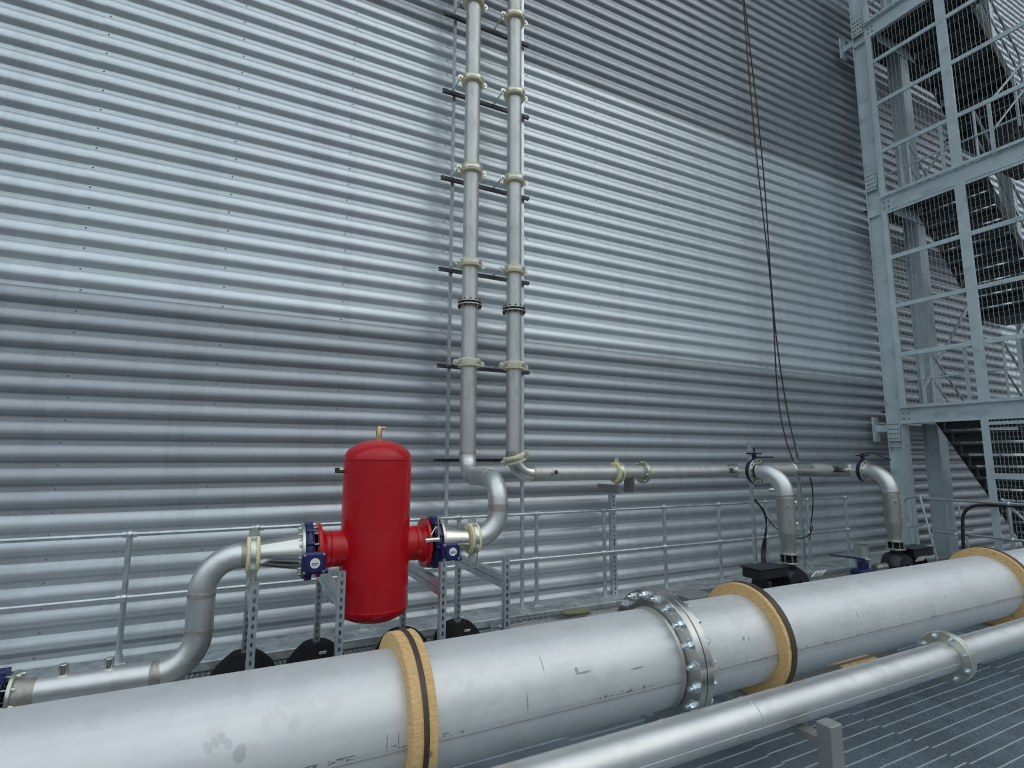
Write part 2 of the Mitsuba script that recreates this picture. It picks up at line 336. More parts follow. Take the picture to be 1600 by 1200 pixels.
part(lad, 'slanted_leg', cyl((LX, 5.03, 1.21), (LX, 4.83, .0), .017, 12), 'galv')
part(lad, 'upright', cyl((LX, 5.148, 1.15), (LX, 5.148, .0), .017, 12), 'galv')
part(lad, 'rung', cyl((LX, 5.148, .90), (LX, 4.98, .93), .012, 10), 'galv')
FX = 10.75
fr = thing('gate_frame', 'slim galvanised gate frame standing behind the guard rail by the black hose', 'gate')
for y in (4.966, 4.873): part(fr, 'upright', cyl((FX, y, 0), (FX, y, 1.10), .016, 12), 'galv')
part(fr, 'slanted_leg', cyl((FX, 4.80, 1.10), (FX, 4.66, 0), .016, 12), 'galv')
part(fr, 'top_bar', cyl((FX, 5.02, 1.12), (FX, 4.72, 1.14), .014, 12), 'galv')
part(fr, 'mid_bar', cyl((FX, 5.0, .63), (FX, 4.62, .66), .014, 12), 'galv')
hz = elbow_pts((10.36, 4.58, -.3), (10.36, 4.58, 1.09), (10.75, 3.0, 1.13), .26, 14)
one('black_hose', tube([(10.36, 4.58, -.04), (10.33, 4.6, .4)]+[tuple(p) for p in hz]+[(10.6, 3.9, 1.10), (10.62, 3.0, 1.06)], .023, 14), 'cable', 'thick black hose arching up to the guard rail before the stair tower', 'hose')

# ------------------------------------------------------------------ stair tower
tower = thing('stair_tower', 'tall galvanised steel stair tower with wire mesh panels beside the wall', 'stair tower')
TX = 10.6
def hcol(xc, y0, y1, z0, z1, w=.24, tf=.014, flip=False):
    """H column: flanges in planes of constant y, web between"""
    xw = (xc, xc+w)
    return cat(box(xw[0], xw[1], y0, y0+tf, z0, z1), box(xw[0], xw[1], y1-tf, y1, z0, z1), box(xc+.06, xc+.072, y0+tf, y1-tf, z0, z1))
part(tower, 'column', hcol(TX+.02, 5.475, 5.72, 0.0, 15.5), 'tower_paint', False)
for y0 in (2.55,): part(tower, 'column', hcol(TX+.02, y0-.05, y0+.2, 0, 15.5), 'tower_paint', False)
part(tower, 'column', hcol(11.72, 5.42, 5.68, 0, 15.5, .30), 'tower_paint', False)
for x, y in ((16.2, 5.45), (16.2, 2.5), (13.7, 2.5)): part(tower, 'column', hcol(x, y, y+.24, 0, 15.5), 'tower_paint', False)
# splice plates with bolts, stiffeners
for z in (2.12, 6.92, 10.22):
    m = [cbox(TX+.005, TX+.02, 5.50, 5.70, z, z+.36, .002)]
    part(tower, 'splice_plate', cat(*m), 'tower_paint', False)
    part(tower, 'bolt', cat(*[hexp((TX+.004, yy, z+.05+.085*j), (-1, 0, 0), .014, .012) for yy in (5.53, 5.58, 5.63, 5.67) for j in range(4)]), 'screw_dark', False, stuff=True)
for z in (2.40, 2.02, 6.40, 10.02, 10.40): part(tower, 'stiffener', box(TX+.022, TX+.09, 5.49, 5.705, z, z+.014), 'tower_paint', False)
for z in (2.12, 9.95): part(tower, 'wall_bracket', cat(cbox(TX-.02, TX+.17, 5.93, 5.955, z, z+.45, .003), box(TX+.09, TX+.13, 5.72, 5.93, z+.18, z+.30)), 'tower_paint', False)
levels = [2.44, 6.42, 10.06, 13.9]
panels = []
PY = [5.42, 4.21, 3.0, 1.9]
for li, zb in enumerate(levels):
    h = .25
    m = [box(TX+.03, TX+.042, 1.6, 5.474, zb, zb+h), box(TX, TX+.12, 1.6, 5.474, zb-.012, zb), box(TX, TX+.12, 1.6, 5.474, zb+h, zb+h+.012)]
    part(tower, 'bolt', cat(*[hexp((TX+.029, 5.34+.08*q, zb+.07+.1*j), (-1, 0, 0), .017, .012) for j in range(2) for q in range(2)]), 'screw_dark', False, stuff=True)
    part(tower, 'floor_beam', cat(*m), 'tower_paint', False)
zr = {0: [(2.70, .05), (3.63, .075), (4.53, .07), (5.45, .075), (6.34, .04)], 1: [(6.69, .05), (7.55, .07), (8.53, .07), (9.41, .07), (9.99, .035)], 2: [(10.33, .05), (11.2, .07), (12.1, .07), (13.0, .07)]}
for li in range(3):
    z0 = levels[li]+.262; z1 = levels[li+1]-.012
    for pi in range(3):
        ya, yb = PY[pi], PY[pi+1]
        w = .15 if pi else .085
        yc = ya+.02 if pi == 0 else ya+.075
        part(tower, 'panel_post', cat(cbox(TX-.045, TX-.005, yc-w, yc, z0, z1, .003), *[hexp((TX-.045, yc-w*.3, z0+.3+j*1.2), (-1, 0, 0), .010, .006) for j in range(3)]), 'tower_paint', False)
    for z, t in zr[li]:
        for pi in range(3):
            ya, yb = (PY[pi]-.065 if pi == 0 else PY[pi]-.077), PY[pi+1]+.077
            part(tower, 'panel_rail', box(TX-.038, TX-.006, yb, ya, z, z+t), 'tower_paint', False)
    for pi in range(3):
        ya, yb = PY[pi]-.06, PY[pi+1]+.07
        ms = [box(TX-.012, TX-.0075, y, y+.0042, z0, z1) for y in np.arange(yb, ya, .064)] + [box(TX-.0075, TX-.0063, yb, ya, z, z+.0012) for z in np.arange(z0, z1, .10 if li == 0 else .2)]
        part(tower, 'mesh_panel', cat(*ms), 'wire', False)
# ground storey: mesh only right of the second post
part(tower, 'panel_post', cbox(TX-.045, TX-.005, 4.21-.02, 4.285, 0, 2.43, .003), 'tower_paint', False)
for z, t in ((1.50, .09), (.05, .06), (2.34, .05)): part(tower, 'panel_rail', box(TX-.038, TX-.006, 1.9, 4.19, z, z+t), 'tower_paint', False)
ms = [box(TX-.012, TX-.0075, y, y+.0042, .05, 2.42) for y in np.arange(1.9, 4.2, .05)] + [box(TX-.0075, TX-.0045, 1.9, 4.2, z, z+.002) for z in np.arange(.05, 2.42, .075)]
part(tower, 'mesh_panel', cat(*ms), 'wire', False)
part(tower, 'kick_brace', cyl((TX+.01, 4.15, 1.2), (TX+.01, 3.9, .9), .02, 8), 'tower_paint')
# inside: landings, flights, handrails
for li, zb in enumerate(levels[:4]):
    zt = zb+.25
    part(tower, 'landing', cat(box(TX+.13, 11.9, 1.7, 3.92, zt-.035, zt), box(TX+.13, 10.80, 3.93, 5.46, zt-.035, zt), box(10.81, 16.0, 5.1, 5.90, zt-.03, zt-.002), *[box(TX+.13, 11.9, y, y+.06, zt-.16, zt-.036) for y in np.arange(1.8, 3.9, .7)]), 'tower_dark', False)  # includes a strip along the wall, added to shade the cladding there
    prev = levels[li-1]+.25 if li else 0.0
    drop = zt-prev; mid = zt-drop/2
    if li: part(tower, 'landing', box(12.95, 14.6, 2.6, 5.3, mid-.04, mid), 'tower_dark', False)
    nst = 10; going = 2.15/nst
    lanes = [(3.98, 5.04, 10.80, 1, zt, mid), (2.72, 3.80, 12.95, -1, mid, prev)] if li else [(3.98, 5.04, 10.85, 1, zt, zt-drop)]
    for (ya, yb, xs, sg, za, zc) in lanes:
        n = nst if li else 13
        rise = (za-zc)/n; go = going if li else .245
        fl = numbered(tower+'__stair_flight'); xe = xs+sg*go*n
        m = []
        for yy in (ya, yb-.012):
            v = np.array([[xs, yy, za-.26], [xs, yy, za+.02], [xe, yy, zc+.02], [xe, yy, zc-.26]]); v2 = v+np.array([0, .012, 0])
            m.append((np.vstack([v, v2]), tri([[0, 1, 2, 3], [7, 6, 5, 4], [0, 4, 5, 1], [1, 5, 6, 2], [2, 6, 7, 3], [3, 7, 4, 0]])))
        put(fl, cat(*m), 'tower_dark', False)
        for j in range(n):
            x = xs+sg*go*(j+.5); z = za-rise*(j+1)
            hw = go*.5+.012
            tread = cat(box(x-hw, x+hw, ya+.014, yb-.014, z-.03, z), box(x+sg*hw-.004, x+sg*hw+.004, ya+.03, yb-.03, z-.165, z+.0))
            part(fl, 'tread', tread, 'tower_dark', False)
        for yy in (ya+.02, yb-.02):
            m = [cyl((xs, yy, za+1.0), (xe, yy, zc+1.0), .02, 8), cyl((xs, yy, za+.5), (xe, yy, zc+.5), .016, 8)]
            m += [cyl((xs+sg*go*q, yy, za-rise*q), (xs+sg*go*q, yy, za-rise*q+1.0), .02, 8) for q in (0, n//2, n)]
            part(fl, 'handrail', cat(*m), 'tower_paint')
    m = [cyl((TX+.16, 5.4, zt+1.02), (TX+.16, 2.65, zt+1.02), .02, 10), cyl((TX+.16, 5.4, zt+.52), (TX+.16, 2.65, zt+.52), .015, 10)]
    m += [box(TX+.145, TX+.175, y, y+.05, zt, zt+1.02) for y in (5.1, 4.45, 3.75, 3.2, 2.65)]
    part(tower, 'landing_rail', cat(*m), 'tower_paint')
    if li: part(tower, 'brace', cyl((11.2, 5.35, zt-3.6), (13.6, 5.35, zt-1.4), .025, 8), 'tower_paint')
    for yy in (5.40, 2.5): part(tower, 'cross_beam', box(10.9, 16.4, yy, yy+.01, zb, zb+.25), 'tower_paint', False)

# ------------------------------------------------------------------ pipe system helpers
PR = .0885
def run(parent, pts, r, R, m, joints=True, n=36, elbow_m=None):
    """straights and elbows along the corner points as parts, with weld rings at the joints"""
    pts = [np.asarray(p, float) for p in pts]; cur = pts[0]
    for i in range(1, len(pts)):
        if i < len(pts)-1:
            e = elbow_pts(pts[i-1], pts[i], pts[i+1], R)
            part(parent, 'pipe_length', tube([cur, e[0]], r, n, False), m)
            part(parent, 'elbow', tube(e, r*1.004, n, False), elbow_m or m)
            if joints:
                for q, d in ((e[0], e[0]-e[1]), (e[-1], e[-1]-e[-2])):
                    d = d/np.linalg.norm(d)
                    part(parent, 'heat_band', lathe([(-.004, r*.99), (-.003, r+.0016), (.03, r+.0012), (.031, r*.99)], q, d, n), 'heat_tint')
                    part(parent, 'weld', lathe([(-.004, r), (-.002, r+.004), (.002, r+.004), (.004, r)], q, d, n), 'weld')
            cur = e[-1]
        else:
            part(parent, 'pipe_length', tube([cur, pts[i]], r, n, False), m)
def flange_pair(parent, o, axis, r, R, k, m='zinc', t=.022, br=.011, gap=.004, bm='zinc', ph=.2):
    o = np.asarray(o, float); a = np.asarray(axis, float); a = a/np.linalg.norm(a)
    part(parent, 'flange', ring(o-a*(t+gap/2), a, R, r*.98, t, 44), m)
    part(parent, 'flange', ring(o+a*(gap/2), a, R, r*.98, t, 44), m)
    part(parent, 'gasket', ring(o-a*gap/2, a, R*.86, r*.98, gap, 36, .0005), 'gasket')
    part(parent, 'bolt', cat(*[bolt(p, a, 2*t+gap, br) for p in around(o, a, (R+r)/2+.012, k, ph)]), bm, 30, stuff=True)
def clamp(label, o, axis, r, group='cream lined pipe clamps', rod=None, ears=(1, 0, 0)):
    k = thing('pipe_clamp', label, 'pipe clamp', group)
    o = np.asarray(o, float); a = np.asarray(axis, float); a = a/np.linalg.norm(a); e = np.asarray(ears, float)
    part(k, 'liner', ring(o-a*.043, a, r+.040, r-.001, .086, 40, .006), 'cream')
    part(k, 'band', ring(o-a*.020, a, r+.0445, r+.039, .040, 40, .002), 'zinc')
    b = np.cross(a, e)
    for s in (1, -1):
        c = o+e*s*(r+.066)
        part(k, 'ear', cat(cyl(c-b*.018-e*s*.022, c+b*.018-e*s*.022, .022, 10), cyl(c-b*.007, c+b*.007, .034, 18), hexp(c-b*.007, -b, .014, .016)), 'zinc')
        if rod: part(k, 'rod', cat(cyl(c+np.array([0, .0, 0]), c+np.array([0, rod, 0]), .009, 8), hexp(c+np.array([0, rod-.03, 0]), (0, 1, 0), .012, .012)), 'zinc')
    return k
def strut(o, L, axis, w=.041, m='galv', slots=True, face=(0, -1, 0)):
    """perforated channel: box tube with slot recesses on one face, from o along axis"""
    a, f = np.asarray(axis, float), np.asarray(face, float); s = np.cross(a, f); o = np.asarray(o, float)
    def bx(u0, u1, s0, s1, f0, f1):
        v, t = box(u0, u1, s0, s1, f0, f1); q = o + v[:, :1]*a + v[:, 1:2]*s + v[:, 2:3]*f; return fixw((q, t))
    h = w/2
    ms = [bx(0, L, -h, -h+.003, -h, h), bx(0, L, h-.003, h, -h, h)]
    if not slots: return cat(*ms, bx(0, L, -h, h, h-.003, h), bx(0, L, -h, -h+.01, -h, -h+.003), bx(0, L, h-.01, h, -h, -h+.003))
    ms += [bx(0, L, -h, -.008, h-.003, h), bx(0, L, .008, h, h-.003, h)]
    u = 0.0
    while u < L: ms.append(bx(u, min(L, u+.026), -.008, .008, h-.003, h)); u += .055
    ms.append(bx(0, L, -h, h, -h, -h+.002))
    return cat(*ms)

# ------------------------------------------------------------------ risers on the wall
RYP = 5.5
ris1 = thing('riser_pipe', 'left stainless riser pipe bending forward in an S towards the red vessel', 'pipe')
zl = 1.112
run(ris1, [(2.258, RYP, 14), (2.258, RYP, 1.62), (2.15, 4.5, 1.62), (2.15, 4.5, zl), (1.93, 4.5, zl)], PR, .225, 'steel_dull', elbow_m='steel_satin')
flange_pair(ris1, (2.258, RYP, 3.53), (0, 0, 1), PR, .137, 12, m='flange_steel', t=.016, bm='strap', gap=.02)
ris2 = thing('riser_pipe', 'right stainless riser pipe turning right into the horizontal header along the wall', 'pipe')
zh = 1.63
run(ris2, [(2.82, RYP, 14), (2.82, RYP, zh), (6.16, RYP, zh)], PR, .225, 'steel_dull', elbow_m='steel_polished')
flange_pair(ris2, (2.82, RYP, 3.53), (0, 0, 1), PR, .137, 12, m='flange_steel', t=.016, bm='strap', gap=.02)
flange_pair(ris2, (4.68, RYP, zh), (1, 0, 0), PR, .142, 8, t=.02)
part(ris2, 'drain_socket', cat(cyl((3.30, RYP-.06, zh+.01), (3.30, RYP-.13, zh+.01), .034, 20), ring((3.30, RYP-.135, zh+.01), (0, 1, 0), .038, .022, .02, 20)), 'steel_polished')
part(ris2, 'drain_hole', cyl((3.30, RYP-.12, zh+.01), (3.30, RYP-.1315, zh+.01), .022, 16), 'gasket')
HR = .1095
part(ris2, 'reducer', lathe([(0, PR), (.03, PR+.002), (.2, HR), (.24, HR)], (6.16, RYP, zh), (1, 0, 0), 36), 'steel_polished')
part(ris2, 'tee', cat(tube([(6.40, RYP, zh), (7.10, RYP, zh)], HR, 36, False), tube([(6.42, RYP, zh), (6.42, 5.23, zh)], HR*.99, 36, False)), 'steel_satin')
part(ris2, 'pipe_length', tube([(7.1, RYP, zh), (7.62, RYP, zh)], HR*.98, 36, False), 'steel_dull')
part(ris2, 'coupling', lathe([(0, HR*.97), (.01, HR+.006), (.42, HR+.006), (.43, HR*.97)], (7.56, RYP, zh), (1, 0, 0), 36), 'steel_polished')
part(ris2, 'pipe_length', tube([(7.9, RYP, zh), (8.45, RYP, zh-.01)], HR*.98, 36, False), 'steel_dull')
part(ris2, 'reducer', lathe([(0, HR*.97), (.02, HR+.003), (.45, HR+.003), (.47, HR*.97)], (8.42, RYP, zh-.01), (1, 0, 0), 36), 'steel_polished')
e = elbow_pts((8.4, RYP, zh-.01), (8.98, RYP, zh-.01), (8.98, 5.0, zh-.01), .12)
part(ris2, 'elbow', tube([(8.85, RYP, zh-.01)]+e+[(8.98, 5.23, zh-.01)], HR, 36, False), 'steel_satin')

names = ['topmost', 'second from the top', 'third from the top', 'fourth from the top', 'lowest']
for z, nm in zip((7.33, 6.274, 5.138, 4.0, 2.852), names):
    c1 = clamp(f'cream lined clamp on the left riser pipe, {nm} of five', (2.258, RYP, z), (0, 0, 1), PR, rod=.27)
    c2 = clamp(f'cream lined clamp on the right riser pipe, {nm} of five', (2.82, RYP, z+.012), (0, 0, 1), PR, rod=.27)
    ch = one('support_channel', strut((1.99, 5.81, z), 1.20, (1, 0, 0), w=.041, slots=False), 'channel_dark', f'dark horizontal channel carrying the {nm} pair of riser clamps', 'channel', 'dark channels behind the risers', False)
one('support_channel', strut((1.99, 5.81, 1.78), .88, (1, 0, 0), w=.034, slots=True), 'channel_dark', 'dark slotted horizontal channel behind the bends at the foot of the risers', 'channel', 'dark channels behind the risers', False)
one('wall_strut', strut((2.155, 5.87, .08), 13.5, (0, 0, 1), w=.038, slots=False), 'galv', 'slim galvanised vertical channel on the wall left of the riser pipes', 'channel', None, False)
one('wall_strut', strut((3.125, 5.87, .08), 13.5, (0, 0, 1), w=.038, slots=False), 'galv', 'slim galvanised vertical channel on the wall right of the riser pipes', 'channel', None, False)
d = np.array([math.sin(.5), 0, math.cos(.5)])
clamp('tilted cream lined clamp on the bend at the foot of the right riser', (2.836, RYP, 1.80), (-.30, 0, .954), PR, rod=.27, ears=(.954, 0, .30))
clamp('cream lined clamp on the horizontal header beside its bolted joint', (4.27, RYP, zh), (1, 0, 0), PR, ears=(0, 0, 1))
hs = thing('header_stand', 'single galvanised upright with a bracket under the header pipe clamp', 'pipe support')
part(hs, 'upright', strut((4.46, 5.86, .0), 1.36, (0, 0, 1), w=.07), 'galv', False)
part(hs, 'bracket', cat(box(4.20, 4.56, 5.36, 5.88, 1.375, 1.385), box(4.22, 4.226, 5.40, 5.84, 1.386, 1.48), box(4.46, 4.466, 5.40, 5.6, 1.386, 1.60)), 'post_steel', False)
hd = thing('header_stand', 'pair of tall galvanised channels behind the header near the first blue valve', 'pipe support')
for x in (6.93, 8.02): part(hd, 'upright', strut((x, 5.70, 0), 2.06, (0, 0, 1)), 'galv', False)
part(hd, 'crossbar', strut((6.95, 5.66, 1.46), 1.05, (1, 0, 0), slots=False), 'galv', False)

# ------------------------------------------------------------------ line through the red vessel
VY = 4.5; VX = 1.054; VR = .271; NZ = 1.107; NR = .137
lp = thing('inlet_pipe', 'stainless pipe bending down in an S from the red vessel to the left edge', 'pipe')
run(lp, [(-1.09, VY, .372), (-.145, VY, .372), (-.145, VY, NZ), (.20, VY, NZ)], PR, .235, 'steel_satin')
part(lp, 'reducer', lathe([(0, PR), (.02, PR+.001), (.27, NR*.97), (.31, NR*.97)], (.20, VY, NZ), (1, 0, 0), 44), 'steel_polished')
part(lp, 'collar', ring((.485, VY, NZ), (1, 0, 0), .198, NR*.9, .024, 48), 'zinc')
part(lp, 'bolt', cat(*[bolt(p, (1, 0, 0), .11, .010) for p in around((.54, VY, NZ), (1, 0, 0), .172, 12, .13)]), 'zinc', 30, stuff=True)
part(lp, 'flange', ring((-1.118, VY, .372), (1, 0, 0), .1425, PR*.98, .024, 44), 'zinc')
part(lp, 'flange_collar', lathe([(0, PR+.018), (.04, PR+.004), (.05, PR)], (-1.094, VY, .372), (1, 0, 0), 40), 'heat_tint')
part(lp, 'bolt', cat(*[bolt(p, (1, 0, 0), .12, .011) for p in around((-1.154, VY, .372), (1, 0, 0), .122, 8, .2)]), 'zinc', 30, stuff=True)
for x in (-.877, -.642): part(lp, 'socket', cat(ring((x, VY, .372+PR-.004), (0, 0, 1), .026, .017, .062, 12), cyl((x, VY, .372+PR+.02), (x, VY, .372+PR+.05), .0172, 10)), 'steel_polished')
for x0, x1 in ((-1.06, -1.0), (-.40, -.345)): part(lp, 'heat_band', lathe([(0, PR), (.002, PR+.0015), (x1-x0, PR+.0015), (x1-x0+.002, PR)], (x0, VY, .372), (1, 0, 0), 40), 'heat_tint')
c = clamp('cream lined clamp left of the red vessel, standing on a channel', (.163, VY, NZ), (1, 0, 0), PR, ears=(0, 0, 1))
clamp('cream lined clamp right of the red vessel beside the rising bend', (1.90, VY, zl), (1, 0, 0), PR, ears=(0, 0, 1))

rv = thing('dirt_separator', 'tall glossy red cylindrical vessel with flanged side nozzles and brass vent', 'vessel')
zt_, zb_ = 1.80, .645
dome = [(zt_+.155*math.sqrt(max(0, 1-(r/VR)**2))*1.0, r) for r in VR*np.sin(np.linspace(math.pi/2, 0.02, 12))]
bot = [(zb_-.115*math.sqrt(max(0, 1-(r/VR)**2)), r) for r in VR*np.sin(np.linspace(.02, math.pi/2, 12))]
o = (VX, VY, 0)
part(rv, 'body', lathe([(zb_+.004, VR)] + [(zt_-.004, VR)], o, (0, 0, 1), 72), 'red_paint', 30)
part(rv, 'top_dome', lathe([(zt_-.004, VR+.0005), (zt_, VR)]+dome[1:], o, (0, 0, 1), 72), 'red_paint', 40)
part(rv, 'bottom_dome', lathe(bot+[(zb_+.004, VR+.0005)], o, (0, 0, 1), 72), 'red_paint', 40)
for z in (zt_-.004, zb_+.004): part(rv, 'weld', lathe([(-.006, VR), (-.003, VR+.005), (.003, VR+.005), (.006, VR)], (VX, VY, z), (0, 0, 1), 72), 'red_paint')
for s, xa in ((-1, .60), (1, 1.475)):
    ax = (s, 0, 0); L = abs(xa-VX)
    part(rv, 'nozzle', lathe([(.15, NR), (L-.02, NR), (L-.02, NR)], (VX, VY, NZ), ax, 48), 'red_paint')
    part(rv, 'flange', cat(ring((xa-s*.028, VY, NZ), ax, .2, NR*.97, .028, 52), lathe([(0, NR+.022), (.012, NR+.018), (.04, NR)], (xa-s*.028, VY, NZ), (-s, 0, 0), 44)), 'red_paint')
    part(rv, 'weld', lathe([(-.005, NR), (0, NR+.005), (.005, NR)], (VX+s*(L-.10), VY, NZ), ax, 44), 'red_paint')
part(rv, 'air_vent', cat(cyl((VX, VY, 1.945), (VX, VY, 1.985), .022, 6), lathe([(0, .026), (.055, .024), (.075, .014), (.085, .012), (.09, 1e-4)], (VX, VY, 1.985), (0, 0, 1), 20), cyl((VX, VY, 2.05), (VX+.05, VY, 2.06), .010, 10), cyl((VX+.045, VY, 2.06), (VX+.045, VY, 2.035), .008, 8)), 'brass')
part(rv, 'side_tap', cat(cyl((VX-VR+.005, VY, 1.70), (VX-VR-.05, VY, 1.70), .013, 10), cyl((VX-VR-.05, VY, 1.69), (VX-VR-.05, VY, 1.73), .018, 10)), 'strap')
part(rv, 'lug', cbox(VX-VR-.05, VX-VR+.012, VY-.02, VY+.02, .70, .86, .004), 'red_paint', False)

def butterfly(label, x0, x1, o, R, bore, gear, axis=(1, 0, 0), group='blue butterfly valves'):
    k = thing('butterfly_valve', label, 'valve', group); y, z = o
    w = x1-x0
    part(k, 'body', lathe([(0, bore), (0, R*.93), (.008, R*.95), (w*.3, R), (w*.7, R), (w-.008, R*.95), (w, R*.93), (w, bore)], (x0, y, z), (1, 0, 0), 48), 'blue_paint')
    part(k, 'lug', cat(*[cyl((x0+.004, q[1], q[2]), (x1-.004, q[1], q[2]), .020, 12) for q in around((x0, y, z), (1, 0, 0), R*.97, 12, .13)]), 'blue_paint', stuff=True)
    if gear is not None:
        gx, gy, gz, hs_ = gear
        part(k, 'neck', cyl((gx, y-R*.8, gz), (gx, gy+.02, gz), .045, 20), 'blue_paint')
        gb = part(k, 'gearbox', cat(cbox(gx-hs_, gx+hs_, gy-.035, gy+.03, gz-hs_*.92, gz+hs_*.92, .016), cyl((gx, gy-.035, gz), (gx, gy-.05, gz), hs_*.72, 28), cyl((gx+hs_*.6, gy, gz-hs_*.75), (gx+hs_*1.25, gy, gz-hs_*.75), .022, 12)), 'blue_paint', 30)
        part(gb, 'dial', cyl((gx+.004, gy-.050, gz+.004), (gx+.004, gy-.056, gz+.004), hs_*.42, 24), 'white_label')
        part(gb, 'pointer', cat(box(gx-.018, gx+.026, gy-.058, gy-.0562, gz-.003, gz+.008), box(gx-.02, gx+.02, gy-.0575, gy-.0561, gz-.012, gz-.008)), 'post_steel', False)
        part(gb, 'screw', cat(*[hexp((gx+sx*hs_*.8, gy-.035, gz+sz*hs_*.74), (0, -1, 0), .010, .008) for sx in (-1, 1) for sz in (-1, 1)]), 'zinc', False, stuff=True)
    return k
butterfly('blue butterfly valve with gearbox left of the red vessel', .512, .570, (VY, NZ), .205, NR*.93, (.555, 4.24, 1.06, .082))
v2 = butterfly('blue butterfly valve with gearbox right of the red vessel', 1.506, 1.566, (VY, NZ), .205, NR*.93, (1.60, 4.24, 1.062, .076))
part(v2, 'hand_lever', cat(tube([(1.56, 4.32, 1.17), (1.48, 4.26, 1.26), (1.44, 4.25, 1.20)], .006, 8), cyl((1.39, 4.24, 1.16), (1.50, 4.23, 1.165), .018, 12), cyl((1.51, 4.26, 1.14), (1.50, 4.27, 1.33), .008, 8)), 'steel_polished')
butterfly('dark blue valve body at the left edge of the photo', -1.215, -1.145, (VY, .372), .15, PR*.93, None)
part(lp, 'pipe_length', tube([(-3.2, VY, .372), (-1.24, VY, .372)], PR, 32, False), 'steel_satin')
part(ris1, 'collar', ring((1.572, VY, NZ), (1, 0, 0), .198, NR*.9, .024, 48), 'zinc')
part(ris1, 'reducer', lathe([(0, NR*.9), (.03, NR*.9), (.23, PR+.001), (.35, PR)], (1.59, VY, NZ+.002), (1, 0, 0), 44), 'steel_polished')

# stands under the vessel line
def foot(k, x, y):
    prof = [(0, .24), (.06, .25), (.10, .243), (.17, .20), (.225, .14), (.245, .11), (.248, .10), (.248, 1e-4)]
    f = part(k, 'rubber_foot', lathe(prof, (x, y, .003), (0, 0, 1), 8), 'rubber', 20)
    v, t = box(-.028, .028, -.004, 0, -.016, .016); an = math.radians(38); 
    v = v@np.array([[1, 0, 0], [0, math.cos(an), math.sin(an)], [0, -math.sin(an), math.cos(an)]])
    v = v@np.array([[1, 0, 0], [0, 1, 0], [0, 0, 1]])
    part(f, 'sticker', (v+np.array([x+.03, y-.178, .212]), t), 'white_label', False)
def stand(label, x, zt2, cross=True, w=.05):
    k = thing('pipe_stand', label, 'pipe support', 'slotted channel stands on black rubber feet')
    yr, yf = 5.1, 4.05
    part(k, 'rear_post', strut((x, yr, .19), zt2-.19+.02, (0, 0, 1), w=w), 'galv', False)
    part(k, 'front_post', strut((x, yf, .19), zt2-.19+.12, (0, 0, 1), w=w), 'galv', False)
    part(k, 'crossbar', cat(strut((x+.003, yf+w/2, zt2-.05), yr-yf-w, (0, 1, 0), w=w, slots=False, face=(0, 0, 1)), strut((x+.003, yf+w/2, zt2-.105), yr-yf-w, (0, 1, 0), w=w, slots=False, face=(0, 0, -1))), 'galv', False)
    foot(k, x, yr); foot(k, x, yf)
    return k
s1 = stand('leftmost slotted channel stand under the clamp of the left bend', .172, .87)
part(s1, 'rod', cat(cyl((.163, VY, .86), (.163, VY, .97), .010, 10), ring((.163, VY, .875), (0, 0, 1), .035, .005, .012, 16), hexp((.163, VY, .89), (0, 0, 1), .02, .015)), 'zinc')
stand('slotted channel stand just left of the red vessel', .722, .90)
stand('slotted channel stand just right of the red vessel', 1.47, .90)
s4 = stand('rightmost slotted channel stand under the clamp by the rising bend', 2.01, .90)
part(s4, 'rod', cat(cyl((1.95, VY, .86), (1.95, VY, 1.0), .008, 10), box(1.90, 2.03, VY-.03, VY+.03, .862, .868)), 'zinc')

